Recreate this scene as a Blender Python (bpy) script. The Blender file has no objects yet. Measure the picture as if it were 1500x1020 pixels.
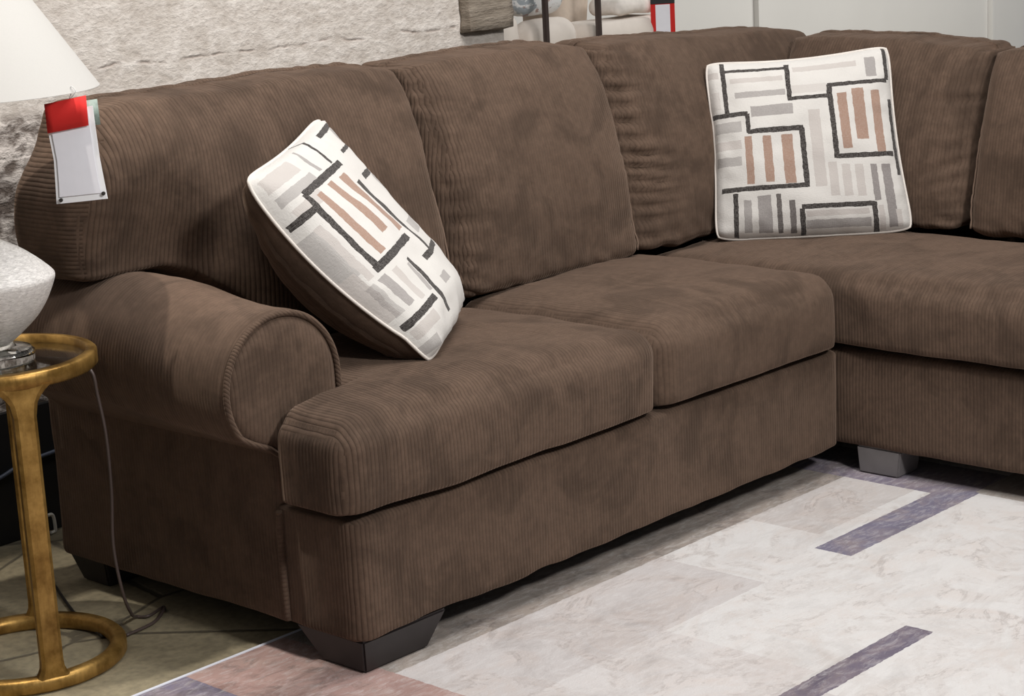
import bpy, bmesh, math, random
from mathutils import Vector, Matrix, noise
random.seed(4)
PI = math.pi
SC = bpy.context.scene
COL = SC.collection

# ------------------------------------------------------------------ helpers
def lin(c):
    return tuple(((v/255)/12.92 if v/255 <= .04045 else ((v/255+.055)/1.055)**2.4) for v in c)

def tag(o, label=None, cat=None, group=None, kind=None):
    if label: o['label'] = label
    if cat: o['category'] = cat
    if group: o['group'] = group
    if kind: o['kind'] = kind
    return o

def thing(name, label, cat, loc=(0, 0, 0), group=None):
    o = bpy.data.objects.new(name, None); COL.objects.link(o)
    o.location = loc; o.empty_display_size = .1
    o['root'] = 1
    del o['root']
    return tag(o, label, cat, group)

def wloc(o):
    v = Vector((0, 0, 0))
    while o is not None:
        v += Vector(o.location); o = o.parent
    return v

def link(name, bm, mat, parent=None, smooth=True, rib=None, label=None):
    """bm is in world coordinates; the mesh is stored relative to its parent chain"""
    bm.normal_update()
    if rib:
        uv = bm.loops.layers.uv.new('rib')
        for f in bm.faces:
            n = f.normal
            for l in f.loops:
                l[uv].uv = rib(l.vert.co, n)
    if parent is not None:
        off = wloc(parent)
        bmesh.ops.translate(bm, verts=bm.verts, vec=-off)
    me = bpy.data.meshes.new(name); bm.to_mesh(me); bm.free()
    for m in (mat if isinstance(mat, (list, tuple)) else [mat]): me.materials.append(m)
    if smooth:
        for p in me.polygons: p.use_smooth = True
    o = bpy.data.objects.new(name, me); COL.objects.link(o)
    if parent is not None: o.parent = parent
    if label: o['label'] = label
    return o

def lerp(a, b, t): return a+(b-a)*t
def sst(a, b, x):
    t = max(0, min(1, (x-a)/(b-a))); return t*t*(3-2*t)
def fbm(p, s, o=3, seed=0):
    return noise.fractal(Vector(p)*s+Vector((seed*7.3, seed*3.1, seed*1.7)), 1.0, 2.0, o)

def grid_box(n, half, r, fn, sq=(1, 1)):
    """closed box of n cells, half sizes, corner radius r; fn(unit, local) -> world"""
    bm = bmesh.new(); V = {}
    nx, ny, nz = n
    inner = [h-r for h in half]
    def mapc(i, N, h):
        # denser near the edges
        t = -1+2*i/N
        return t
    def vert(i, j, k):
        key = (i, j, k)
        if key in V: return V[key]
        u = Vector((mapc(i, nx, 0), mapc(j, ny, 0), mapc(k, nz, 0)))
        p = Vector([u[a]*half[a] for a in range(3)])
        q = Vector([max(-inner[a], min(inner[a], p[a])) for a in range(3)])
        d = p-q
        # spread the rounding evenly over the edge cells
        if d.length > 1e-9:
            m = max(abs(d.x), abs(d.y), abs(d.z))
            p = q+d.normalized()*r*(m/r if m < r-1e-9 else 1)
        if sq != (1, 1):
            H = 2*half[2]; d = p.z+half[2]; a, b = r*sq[0], r*sq[1]
            if d < r: d = d*sq[0]
            elif d > H-r: d = H-(H-d)*sq[1]
            else: d = a+(d-r)*(H-a-b)/(H-2*r)
            p.z = d-half[2]
        V[key] = bm.verts.new(fn(u, p)); return V[key]
    def quad(a, b, c, d): bm.faces.new((vert(*a), vert(*b), vert(*c), vert(*d)))
    for i in range(nx):
        for j in range(ny):
            quad((i, j, 0), (i, j+1, 0), (i+1, j+1, 0), (i+1, j, 0))
            quad((i, j, nz), (i+1, j, nz), (i+1, j+1, nz), (i, j+1, nz))
    for i in range(nx):
        for k in range(nz):
            quad((i, 0, k), (i+1, 0, k), (i+1, 0, k+1), (i, 0, k+1))
            quad((i, ny, k), (i, ny, k+1), (i+1, ny, k+1), (i+1, ny, k))
    for j in range(ny):
        for k in range(nz):
            quad((0, j, k), (0, j, k+1), (0, j+1, k+1), (0, j+1, k))
            quad((nx, j, k), (nx, j+1, k), (nx, j+1, k+1), (nx, j, k+1))
    bm.normal_update()
    return bm

def rbox(lo, hi, r, n=None, dens=.03):
    lo, hi = Vector(lo), Vector(hi); c = (lo+hi)/2; h = (hi-lo)/2
    if n is None: n = [max(6, int(2*h[a]/dens)) for a in range(3)]
    return grid_box(n, h, min(r, min(h)*.99), lambda u, p: c+p)

def displace(bm, fn):
    bm.normal_update()
    mv = [(v, v.normal.copy()*fn(v.co)) for v in bm.verts]
    for v, d in mv: v.co += d
    bm.normal_update()

def tube(pts, rad, seg=10, closed=False, bm=None, cap=True):
    bm = bm or bmesh.new(); pts = [Vector(p) for p in pts]; N = len(pts); rings = []
    up = None
    for i in range(N):
        if closed: t = pts[(i+1) % N]-pts[i-1]
        else: t = pts[min(i+1, N-1)]-pts[max(i-1, 0)]
        t.normalize()
        if up is None:
            up = Vector((0, 0, 1)) if abs(t.z) < .9 else Vector((1, 0, 0))
        a = (up-t*up.dot(t)).normalized(); b = t.cross(a); up = a
        rr = rad(i/(N-1)) if callable(rad) else rad
        rings.append([bm.verts.new(pts[i]+(a*math.cos(2*PI*k/seg)+b*math.sin(2*PI*k/seg))*rr) for k in range(seg)])
    M = N if closed else N-1
    for i in range(M):
        A, B = rings[i], rings[(i+1) % N]
        for k in range(seg):
            bm.faces.new((A[k], A[(k+1) % seg], B[(k+1) % seg], B[k]))
    if not closed and cap:
        bm.faces.new(rings[0][::-1]); bm.faces.new(rings[-1])
    return bm

def smooth_path(pts, n=12):
    pts = [Vector(p) for p in pts]; out = []
    P = [2*pts[0]-pts[1]]+pts+[2*pts[-1]-pts[-2]]
    for i in range(1, len(P)-2):
        for k in range(n):
            t = k/n; a, b, c, d = P[i-1], P[i], P[i+1], P[i+2]
            out.append(.5*((2*b)+(c-a)*t+(2*a-5*b+4*c-d)*t*t+(3*b-a-3*c+d)*t**3))
    out.append(pts[-1]); return out

def lathe(prof, c, seg=64, bm=None, close=False):
    bm = bm or bmesh.new(); rings = []
    for r, z in prof:
        if r < 1e-6: rings.append([bm.verts.new((c[0], c[1], z))])
        else: rings.append([bm.verts.new((c[0]+r*math.cos(2*PI*k/seg), c[1]+r*math.sin(2*PI*k/seg), z)) for k in range(seg)])
    pairs = list(zip(rings, rings[1:]))
    if close: pairs.append((rings[-1], rings[0]))
    for A, B in pairs:
        for k in range(seg):
            k2 = (k+1) % seg
            if len(A) == 1 and len(B) == 1: continue
            if len(A) == 1: bm.faces.new((A[0], B[k2], B[k]))
            elif len(B) == 1: bm.faces.new((A[k], A[k2], B[0]))
            else: bm.faces.new((A[k], A[k2], B[k2], B[k]))
    bmesh.ops.recalc_face_normals(bm, faces=bm.faces)
    return bm

def prism(poly_fn, stations):
    """loft closed polygons poly_fn(s) for s in stations, with end caps"""
    bm = bmesh.new(); R = [[bm.verts.new(p) for p in poly_fn(s)] for s in stations]
    n = len(R[0])
    for A, B in zip(R, R[1:]):
        for k in range(n): bm.faces.new((A[k], A[(k+1) % n], B[(k+1) % n], B[k]))
    bm.faces.new(R[0][::-1]); bm.faces.new(R[-1])
    bmesh.ops.recalc_face_normals(bm, faces=bm.faces)
    return bm

# ------------------------------------------------------------------ node helpers
class NT:
    def __init__(s, name):
        s.m = bpy.data.materials.new(name); s.m.use_nodes = True
        s.t = s.m.node_tree; s.t.nodes.clear()
        s.out = s.n('ShaderNodeOutputMaterial'); s.b = s.n('ShaderNodeBsdfPrincipled')
        s.l(s.b.outputs[0], s.out.inputs[0])
    def n(s, k, **kw):
        x = s.t.nodes.new(k)
        for a, v in kw.items(): setattr(x, a, v)
        return x
    def l(s, a, b): s.t.links.new(a, b)
    def set(s, sock, v):
        if isinstance(v, bpy.types.NodeSocket): s.l(v, sock)
        else: sock.default_value = v
    def math(s, op, a, b=0., c=0.):
        x = s.n('ShaderNodeMath', operation=op)
        s.set(x.inputs[0], a); s.set(x.inputs[1], b); s.set(x.inputs[2], c)
        return x.outputs[0]
    def mix(s, f, a, b, blend='MIX'):
        x = s.n('ShaderNodeMix', data_type='RGBA', blend_type=blend)
        s.set(x.inputs[0], f)
        for i, v in ((6, a), (7, b)):
            s.set(x.inputs[i], v if isinstance(v, bpy.types.NodeSocket) else (*v[:3], 1))
        return x.outputs[2]
    def coords(s, kind='Object', uv=None):
        if uv:
            x = s.n('ShaderNodeUVMap'); x.uv_map = uv; return x.outputs[0]
        return s.n('ShaderNodeTexCoord').outputs[kind]
    def mapping(s, v, scale=(1, 1, 1), loc=(0, 0, 0), rot=(0, 0, 0)):
        x = s.n('ShaderNodeMapping'); s.l(v, x.inputs[0])
        x.inputs[1].default_value = loc; x.inputs[2].default_value = rot; x.inputs[3].default_value = scale
        return x.outputs[0]
    def noise(s, v, scale, detail=4, rough=.55, dist=0):
        x = s.n('ShaderNodeTexNoise'); s.l(v, x.inputs['Vector'])
        x.inputs['Scale'].default_value = scale; x.inputs['Detail'].default_value = detail
        x.inputs['Roughness'].default_value = rough; x.inputs['Distortion'].default_value = dist
        return x.outputs[0]
    def rng(s, v, a, b, c, d, smooth=False):
        x = s.n('ShaderNodeMapRange'); s.l(v, x.inputs[0])
        if smooth: x.interpolation_type = 'SMOOTHSTEP'
        for i, q in enumerate((a, b, c, d)): x.inputs[i+1].default_value = q
        return x.outputs[0]
    def bump(s, h, dist, strength=1., prev=None):
        x = s.n('ShaderNodeBump'); s.l(h, x.inputs['Height'])
        x.inputs['Distance'].default_value = dist; x.inputs['Strength'].default_value = strength
        if prev: s.l(prev, x.inputs['Normal'])
        s.l(x.outputs[0], s.b.inputs['Normal']); return x.outputs[0]
    def base(s, v): s.set(s.b.inputs['Base Color'], v if isinstance(v, bpy.types.NodeSocket) else (*v, 1))
    def p(s, **kw):
        for k, v in kw.items(): s.set(s.b.inputs[k.replace('_', ' ')], v)

def plain(name, rgb, rough=.6, metal=0., var=.06, scale=30, **kw):
    t = NT(name); c = lin(rgb)
    nz = t.noise(t.coords(), scale)
    t.base(t.mix(t.rng(nz, .3, .7, 0, 1), tuple(v*(1-var) for v in c), tuple(min(1, v*(1+var)) for v in c)))
    t.p(Roughness=rough, Metallic=metal, **kw); return t.m

RIB = .0088
def corduroy(name, rgb, nap=1., rib_depth=.0015, groove_shade=.32):
    t = NT(name); c = lin(rgb)
    uv = t.coords(uv='rib'); ob = t.coords()
    sx = t.n('ShaderNodeSeparateXYZ'); t.l(uv, sx.inputs[0])
    wob = t.noise(ob, 9, 2)
    u = t.math('ADD', sx.outputs[0], t.math('MULTIPLY', t.math('SUBTRACT', wob, .5), .006))
    h = t.math('ABSOLUTE', t.math('SINE', t.math('MULTIPLY', u, PI/RIB)))
    h = t.math('POWER', h, .7)
    # brushed nap: pile lying one way or the other, in smears a hand wide
    n1 = t.noise(t.mapping(uv, (1, 1, 1)), 7, 5, .6, .8)
    n2 = t.noise(ob, 7, 5, .62, .9)
    n3 = t.noise(t.mapping(uv, (45, 5, 1)), 1.6, 3, .7)
    v = t.math('ADD', t.math('MULTIPLY', n2, .62), t.math('ADD', t.math('MULTIPLY', n3, .22), t.math('MULTIPLY', n1, .16)))
    v = t.rng(v, .38, .56, 0, 1, True)
    lo = tuple(x*(1-.36*nap) for x in c); hi = tuple(x*(1+.20*nap) for x in c)
    col = t.mix(v, lo, hi)
    n5 = t.noise(ob, 55, 4, .7)
    col = t.mix(t.rng(n5, .40, .62, .34, 0), col, tuple(x*.55 for x in c))
    # shade in the grooves between the cords, painted into the colour
    col = t.mix(t.rng(h, .2, .75, groove_shade, 0), col, tuple(x*.3 for x in c))
    t.base(col)
    t.p(Roughness=.92, Sheen_Weight=.28, Sheen_Roughness=.4)
    t.b.inputs['Sheen Tint'].default_value = (*lin((205, 178, 158)), 1)
    t.b.inputs['Specular IOR Level'].default_value = .15
    fine = t.noise(ob, 420, 2)
    b1 = t.bump(h, rib_depth, .9)
    t.bump(fine, .0008, .5, b1)
    return t.m

def rect_pattern(t, uvsock, base, rects, wob=.004, wscale=40):
    """axis-aligned patches (x0,x1,y0,y1,rgb[,opacity]) woven/printed on a cloth, uv in any unit"""
    sx = t.n('ShaderNodeSeparateXYZ'); t.l(uvsock, sx.inputs[0])
    a = t.math('MULTIPLY', t.math('SUBTRACT', t.noise(uvsock, wscale, 3), .5), wob*2)
    b = t.math('MULTIPLY', t.math('SUBTRACT', t.noise(t.mapping(uvsock, loc=(7, 3, 0)), wscale, 3), .5), wob*2)
    U = t.math('ADD', sx.outputs[0], a); V = t.math('ADD', sx.outputs[1], b)
    col = base
    for r in rects:
        x0, x1, y0, y1, rgb = r[:5]; op = r[5] if len(r) > 5 else 1
        du = t.math('SUBTRACT', t.math('ABSOLUTE', t.math('SUBTRACT', U, (x0+x1)/2)), (x1-x0)/2)
        dv = t.math('SUBTRACT', t.math('ABSOLUTE', t.math('SUBTRACT', V, (y0+y1)/2)), (y1-y0)/2)
        m = t.math('LESS_THAN', t.math('MAXIMUM', du, dv), 0.)
        if op < 1: m = t.math('MULTIPLY', m, op)
        col = t.mix(m, col, lin(rgb) if isinstance(rgb, tuple) else rgb)
    return col

# ------------------------------------------------------------------ materials
SOFA = (90, 73, 61.5)
M_cord = corduroy('brown_corduroy', SOFA, .85)
M_cord2 = corduroy('brown_corduroy_fine', SOFA, .8, .0009, .22)
M_seam = plain('brown_seam_thread', (112, 92, 78), .9, var=.12, scale=60)
M_foot = plain('black_brown_plastic', (38, 33, 33), .45, var=.15)
M_foot_glare = plain('glare_grey_plastic', (112, 108, 108), .4)  # dark foot plastic with the glare off the rug painted in as grey
M_under = plain('black_dust_cover', (14, 13, 13), .9)

def brass():
    t = NT('antique_gold_leaf'); ob = t.coords()
    n = t.noise(ob, 18, 5, .65); n2 = t.noise(t.mapping(ob, (1, 1, .15)), 120, 3)
    col = t.mix(t.rng(n, .35, .65, 0, 1), lin((128, 96, 44)), lin((184, 146, 82)))
    col = t.mix(t.rng(n2, .45, .75, 0, .35), col, lin((88, 60, 26)))
    t.base(col); t.p(Metallic=.75, Roughness=t.rng(n, .3, .7, .34, .5))
    t.bump(n2, .0008, .5); return t.m
M_brass = brass()

def glass(name, tint=(1, 1, 1), rough=0., ior=1.45):
    t = NT(name); t.base(tint); t.p(Roughness=rough, IOR=ior, Transmission_Weight=1.); return t.m
M_glass = glass('clear_table_glass', (.86, .9, .88))
M_crystal = glass('clear_crystal', (.95, .98, .98), .02, 1.5)

def ceramic():
    t = NT('scratched_white_ceramic'); ob = t.coords()
    n = t.noise(t.mapping(ob, (26, 26, 90), rot=(.5, .4, .3)), 4, 5, .7, .6); n2 = t.noise(ob, 14, 4)
    col = t.mix(t.rng(n, .35, .7, 0, 1), lin((250, 246, 242)), lin((186, 180, 176)))
    col = t.mix(t.rng(n2, .45, .7, 0, .5), col, lin((200, 196, 192)))
    t.base(col); t.p(Roughness=.45); t.bump(n, .002, .6); return t.m
M_ceramic = ceramic()

def shade_mat():
    t = NT('white_lampshade_linen'); ob = t.coords()
    n = t.noise(t.mapping(ob, (300, 300, 600)), 1, 2)
    t.base(t.mix(n, lin((178, 176, 173)), lin((186, 184, 181))))
    t.p(Roughness=.85); t.bump(n, .0003, .4)
    tr = t.n('ShaderNodeBsdfTranslucent'); tr.inputs[0].default_value = (.9, .88, .84, 1)
    mx = t.n('ShaderNodeMixShader'); mx.inputs[0].default_value = .15
    t.l(t.b.outputs[0], mx.inputs[1]); t.l(tr.outputs[0], mx.inputs[2]); t.l(mx.outputs[0], t.out.inputs[0])
    return t.m
M_shade = shade_mat()

def stone_wall():
    t = NT('whitewashed_ledge_stone'); ob = t.coords()
    sx = t.n('ShaderNodeSeparateXYZ'); t.l(ob, sx.inputs[0]); z = sx.outputs[2]
    n1 = t.noise(t.mapping(ob, (9, 9, 16)), 2.2, 6, .62, .3); n2 = t.noise(t.mapping(ob, (34, 34, 60)), 1.6, 4, .65); n3 = t.noise(ob, 2.6, 3)
    # thin broken joints between courses
    cz = t.math('ADD', z, t.math('MULTIPLY', t.math('SUBTRACT', t.noise(t.mapping(ob, (3, 3, 3)), 1.6, 4), .5), .06))
    fr = t.math('ABSOLUTE', t.math('SUBTRACT', t.math('FRACT', t.math('ADD', t.math('MULTIPLY', cz, 1/.17), .42)), .5))
    joint = t.math('MULTIPLY', t.rng(fr, 0, .03, 1, 0), t.rng(t.noise(t.mapping(ob, (7, 7, 2)), 2, 3), .44, .56, 0, 1))
    rough_low = t.rng(t.math('ADD', z, t.math('MULTIPLY', n3, .06)), .955, 1.0, 1, 0, True)   # stronger bump and darker colour on the lower courses
    col = t.mix(t.rng(n1, .32, .66, 0, 1), lin((192, 182, 172)), lin((222, 214, 206)))
    col = t.mix(t.rng(n2, .36, .56, .38, 0), col, lin((166, 154, 144)))
    col = t.mix(t.math('MULTIPLY', joint, .55), col, lin((132, 110, 98)))
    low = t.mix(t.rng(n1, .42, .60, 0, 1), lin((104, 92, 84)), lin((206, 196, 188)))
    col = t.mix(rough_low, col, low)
    t.base(col); t.p(Roughness=.9)
    h = t.math('ADD', t.math('MULTIPLY', n1, t.math('ADD', .45, t.math('MULTIPLY', rough_low, 1.6))), t.math('SUBTRACT', t.math('MULTIPLY', n2, .40), t.math('MULTIPLY', joint, .25)))
    t.bump(h, .010, .9); return t.m

def floor_mat():
    t = NT('grey_green_slate_floor'); ob = t.coords()
    n = t.noise(ob, 3, 8, .65, .5); n2 = t.noise(ob, 60, 4); n3 = t.noise(ob, 11, 5, .7)
    vo = t.n('ShaderNodeTexVoronoi', feature='DISTANCE_TO_EDGE'); t.l(t.mapping(ob, (1.5, 2.1, 1), rot=(0, 0, .1)), vo.inputs['Vector']); vo.inputs['Scale'].default_value = 1.2
    ed = t.math('ADD', vo.outputs['Distance'], t.math('MULTIPLY', t.math('SUBTRACT', n3, .5), .03))
    crack = t.rng(ed, .006, .016, 1, 0)
    col = t.mix(t.rng(n, .35, .65, 0, 1), lin((120, 111, 90)), lin((168, 156, 128)))
    col = t.mix(t.rng(n2, .4, .7, 0, .4), col, lin((84, 78, 66)))
    col = t.mix(t.math('MULTIPLY', crack, .7), col, lin((62, 56, 48)))
    t.base(col); t.p(Roughness=.7)
    t.bump(t.math('SUBTRACT', t.math('ADD', n3, t.math('MULTIPLY', n2, .2)), crack), .004, .6); return t.m

# ------------------------------------------------------------------ setting
def quad_plate(lo, hi): return rbox(lo, hi, .002, (2, 2, 2))
fl = quad_plate((-4, -5, -.05), (8, 4.5, 0)); tag(link('floor', fl, floor_mat(), smooth=False), kind='structure')
WY = 1.28
bm = quad_plate((-4, WY, 0), (1.82, WY+.14, 2.9))
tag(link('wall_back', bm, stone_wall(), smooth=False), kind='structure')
bm = quad_plate((-4, WY-.02, 0), (1.84, WY, .30))
tag(link('baseboard_back', bm, plain('black_baseboard', (20, 19, 20), .5), smooth=False), kind='structure')
FY = 3.2
M_panel = plain('pale_grey_panel_paint', (206, 204, 200), .6, var=.02, scale=3)
seams = [-.3, 1.65, 3.6, 5.55, 7.5, 9.45]
bm = quad_plate((-.4, FY+.02, 0), (11.4, FY+.1, 2.9)); tag(link('wall_far', bm, M_panel, smooth=False), kind='structure')

for i, x in enumerate((3.44, 5.645, 7.845, 10.05)):
    bm = rbox((x-.012, FY-.012, 0), (x+.022, FY+.02, 2.9), .004, (2, 2, 2))
    tag(link('trim_%d' % (i+1), bm, M_panel, smooth=False), kind='structure')

# ------------------------------------------------------------------ area rug
def rug_mat():
    t = NT('patchwork_distressed_rug'); uv = t.coords(uv='rib')
    n = t.noise(t.mapping(uv, (3, 3, 3)), 1.6, 8, .68, 1.8); n2 = t.noise(t.mapping(uv, (30, 140, 1)), 1, 3, .7)
    n4 = t.noise(t.mapping(uv, (3.5, 6, 3), rot=(0, 0, .35)), 1.3, 8, .66, .9)
    n5 = t.noise(t.mapping(uv, (14, 44, 1)), 1.6, 6, .75, .6); n6 = t.noise(t.mapping(uv, (7, 12, 1), rot=(0, 0, .8)), 1.6, 5, .7, 1)
    vein = t.rng(t.math('ABSOLUTE', t.math('SUBTRACT', n4, .5)), 0, .035, 1, 0)
    R = (
        (-2, .05, -.62, .4, (178, 146, 138)), (-.48, -.19, .03, .4, (128, 120, 138)),
        (-1.2, -.48, -.3, .4, (196, 186, 180)),
        (.05, 1.51, -.028, .4, (158, 148, 139)),
        (.05, .82, -.30, -.028, (206, 199, 196)), (-.1, .50, -.64, -.30, (216, 210, 207)), (-.1, .43, -1.3, -.64, (204, 198, 196)),
        (1.13, 1.51, -.22, -.028, (204, 197, 193)),
        (1.565, 2.2, -1.9, -.34, (172, 163, 154)),
        (1.51, 1.72, -.34, .4, (126, 117, 132)), (1.05, 1.57, -.352, -.262, (122, 116, 134)),
        (.36, .78, -.712, -.652, (112, 103, 118)), (-.4, .1, -1.2, -1.05, (126, 117, 132)),
    )
    col = rect_pattern(t, uv, lin((222, 218, 215)), R, .004, 60)
    # worn, faded pile: the dye is rubbed through in a marbled pattern
    sx = t.n('ShaderNodeSeparateXYZ'); t.l(uv, sx.inputs[0])
    strip = t.rng(sx.outputs[1], -.030, -.026, 0, 1)                       # the border band is the most weathered
    grey = t.rng(sx.outputs[0], .50, .62, 1, 0)                           # greyer field towards the pink end
    col = t.mix(t.rng(n, .44, .70, 0, .34), col, lin((208, 186, 172)))
    col = t.mix(t.math('MULTIPLY', t.rng(n4, .50, .70, 0, 1), t.math('ADD', .22, t.math('ADD', t.math('MULTIPLY', strip, .45), t.math('MULTIPLY', grey, .14)))), col, lin((150, 140, 136)), 'MULTIPLY')
    col = t.mix(t.math('MULTIPLY', vein, t.math('MULTIPLY', t.rng(n, .46, .60, 0, 1), t.math('ADD', .34, t.math('MULTIPLY', strip, .3)))), col, lin((112, 102, 98)))
    col = t.mix(t.rng(n5, .48, .66, 0, .30), col, lin((232, 228, 226)))
    col = t.mix(t.math('MULTIPLY', t.rng(n6, .52, .66, 0, .42), strip), col, lin((92, 84, 80)))
    col = t.mix(1., col, (.84, .845, .855), 'MULTIPLY')
    t.base(col); t.p(Roughness=.95, Sheen_Weight=.1)
    t.b.inputs['Specular IOR Level'].default_value = .1
    t.bump(t.math('ADD', n2, t.noise(uv, 260, 2)), .0015, .6); return t.m
RX0, RX1, RY0, RY1 = -1.3, 1.95, -1.75, .285
rug = thing('area_rug', 'distressed patchwork area rug in cream, grey, pink and purple lying under the brown sectional', 'rug', (.5, -.6, 0))
bm = rbox((RX0, RY0, .0), (RX1, RY1, .0045), .002, (4, 4, 2))
link('pile', bm, rug_mat(), rug, smooth=False, rib=lambda c, n: (c.x, c.y))
edge = [(RX0, RY0, .0035), (RX1, RY0, .0035), (RX1, RY1, .0035), (RX0, RY1, .0035)]
bm = bmesh.new()
for a, b in zip(edge, edge[1:]+edge[:1]): tube([a, b], .0035, 8, bm=bm)
link('bound_edge', bm, plain('pale_blue_white_binding', (204, 206, 216), .8), rug, label='pale bluish white bound edge')

# ------------------------------------------------------------------ sectional sofa
L = 1.548; ZB, ZT = .064, .3015; RG = .0045   # rail from ZB to ZT; RG = top of rug
RYE = -1.30                                    # where the right-hand run ends, out of the picture
sofa = thing('sectional_sofa', 'dark brown corduroy L-shaped sectional sofa with a rolled arm at the left', 'sofa', (.9, .45, 0))
def rib_front(c, n):  return (c.y if abs(n.x) > .75 else c.x, c.z)     # cords run up the front and back over the top
def rib_right(c, n):  return (c.x if abs(n.y) > .75 else c.y, c.z)
def sag(bm, amp, s, seed, o=3): displace(bm, lambda p: amp*fbm(p, s, o, seed))

# --- plinths
def left_plinth(u, p):
    w = Vector((L/2+p.x, .46+p.y, (ZB+ZT)/2+p.z))
    return w
bm = grid_box((110, 40, 22), (L/2, .46, (ZT-ZB)/2), .032, left_plinth, (.35, .35))
def pl(p):
    a = .0035*fbm(p, 5, 3, 1)
    return a+.004*math.exp(-((p.z-ZB)/.05)**2)*fbm((p.x, p.y, 0), 9, 2, 3)
displace(bm, pl)
link('front_rail', bm, M_cord, sofa, rib=rib_front)
bm = grid_box((40, 110, 22), (.47, (0.92-RYE)/2, (ZT-ZB)/2), .02,
              lambda u, p: Vector((L+.006+.47+p.x, (.92+RYE)/2+p.y, (ZB+ZT)/2+p.z)))
sag(bm, .0035, 5, 9)
link('front_rail', bm, M_cord2, sofa, rib=rib_right)
bm = rbox((.03, .05, ZB-.004), (L, .88, ZB+.01), .003, (2, 2, 2)); link('dust_cover', bm, M_under, sofa, smooth=False)

# --- rolled arm: one keyhole profile swept front to back
AC = (.030, .523); AR = .141
def arm_profile(s, inset=0.):
    r = AR-inset; pts = []
    y = s
    pts.append((.172-inset, .30)); pts.append((.172-inset, .40))
    for k in range(0, 41):
        a = math.radians(0+k*5.4)                      # from the inner side over the top to the overhang
        pts.append((AC[0]+r*math.cos(a), AC[1]+r*math.sin(a)))
    pts += [(-.058+inset*.6, .430), (-.022+inset*.8, .413), (0+inset, .395), (0+inset, .30)]
    return pts
def arm_ring(y):
    # front edge turns in softly, roll sags a little behind it
    d = .0
    if y < .222: d = .016*(1-math.sqrt(max(0, 1-((.222-y)/.022)**2)))
    out = []
    for (x, z) in arm_profile(0, d):
        roll = sst(.40, .46, z)
        k = fbm((x*.6, y, z*.6), 5, 3, 5)*.006*roll*sst(.21, .27, y)
        dx, dz = x-AC[0], z-AC[1]; l = math.hypot(dx, dz) or 1
        out.append(Vector((x+dx/l*k, y, z+dz/l*k+.030*roll*sst(.22, .62, y))))
    return out
st = [.200, .202, .205, .209, .214, .222]+[.222+i*(.90-.222)/46 for i in range(1, 47)]
bm = prism(arm_ring, st)
link('rolled_arm', bm, M_cord2, sofa, rib=lambda c, n: (c.y if abs(n.y) < .75 else c.x, c.z))
# front panel of the scroll, padded
def panel_bm():
    b = bmesh.new(); prof = arm_profile(0, .014)
    cx, cz = .03, .50; R = []
    for s, d in ((1, .0), (.97, .006), (.9, .010), (.75, .012), (.5, .013), (.25, .013)):
        R.append([b.verts.new((lerp(cx, x, s), .203-d, lerp(cz, z, s))) for x, z in prof])
    n = len(prof)
    for A, B in zip(R, R[1:]):
        for k in range(n): b.faces.new((A[k], A[(k+1) % n], B[(k+1) % n], B[k]))
    b.faces.new(R[-1]); bmesh.ops.recalc_face_normals(b, faces=b.faces)
    if sum(f.normal.y for f in b.faces) > 0: bmesh.ops.reverse_faces(b, faces=b.faces)
    return b
link('scroll_panel', panel_bm(), M_cord2, sofa, rib=lambda c, n: (c.x, c.z))
prof = arm_profile(0, .007)
pp = [(x, .199, z) for x, z in prof[1:-1]]
link('welt', tube(pp, .0062, 8), M_cord2, sofa, rib=lambda c, n: (c.z+c.x, c.y))
# lower side panel of the arm and its welt against the front plinth
bm = grid_box((8, 60, 34), (.086, .365, (.42-ZB)/2), .012, lambda u, p: Vector((.086+p.x, .205+.365+p.y, (ZB+.42)/2+p.z)))
displace(bm, lambda p: .004*fbm(p, 4.5, 3, 21))
link('arm_side_panel', bm, M_cord2, sofa, rib=lambda c, n: (c.y, c.z))
pp = smooth_path([(-.004, .2, ZT-.012), (-.005, .2, .24), (-.005, .2, .15), (-.003, .2, ZB+.01)], 8)
link('welt', tube(pp, .0065, 8), M_cord2, sofa, rib=lambda c, n: (c.z, c.y))

# --- back frame behind the cushions
bm = rbox((.004, .80, ZB), (2.49, .935, .84), .03, dens=.06); link('back_frame', bm, M_cord2, sofa, rib=rib_front)
bm = rbox((2.33, RYE, ZB), (2.49, .90, .84), .03, dens=.06); link('back_frame', bm, M_cord2, sofa, rib=rib_right)

# --- seat cushions
def seat_cushion(x0, x1, y0, y1, zt, seed, tongue=None, n=(64, 52, 18)):
    h = Vector(((x1-x0)/2, (y1-y0)/2, (zt-ZT-.004)/2)); c = Vector(((x0+x1)/2, (y0+y1)/2, ZT+.004+h.z))
    def fn(u, p):
        w = c+p
        e = (1-u.x**4)*(1-u.y**4)
        if u.z > 0: w.z += .026*e*u.z + .004*(1-u.x**2)
        # the box front bellies out a little and the bottom edge tucks back
        f = max(0, -u.y)**3
        w.y -= f*.012*(1-u.z**2)*(1-u.x**6)
        if u.z < -.4: w.y += f*.010*(-u.z-.4)
        w.x -= max(0, -u.x)**3*.006*(1-u.z**2)
        if tongue:
            # cut back beside the arm: only the tongue in front of it reaches the left end
            k = sst(tongue[1]-.035, tongue[1]+.0, w.y)
            if w.x < tongue[0]+.12:
                t = (w.x-x0)/(tongue[0]+.12-x0)
                w.x = lerp(w.x, tongue[0]+.12*t, k)
        return w
    bm = grid_box(n, h, .046, fn, (.3, 1))
    def d(p):
        top = sst(.40, .46, p.z)
        return .0045*fbm(p, 4.2, 3, seed)+.004*top*fbm(p, 10, 2, seed+3)
    displace(bm, d); return bm
bm = seat_cushion(-.022, .868, -.012, .60, .478, 31, (.176, .196), (80, 56, 18)); link('seat_cushion', bm, M_cord, sofa, rib=rib_front)
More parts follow.
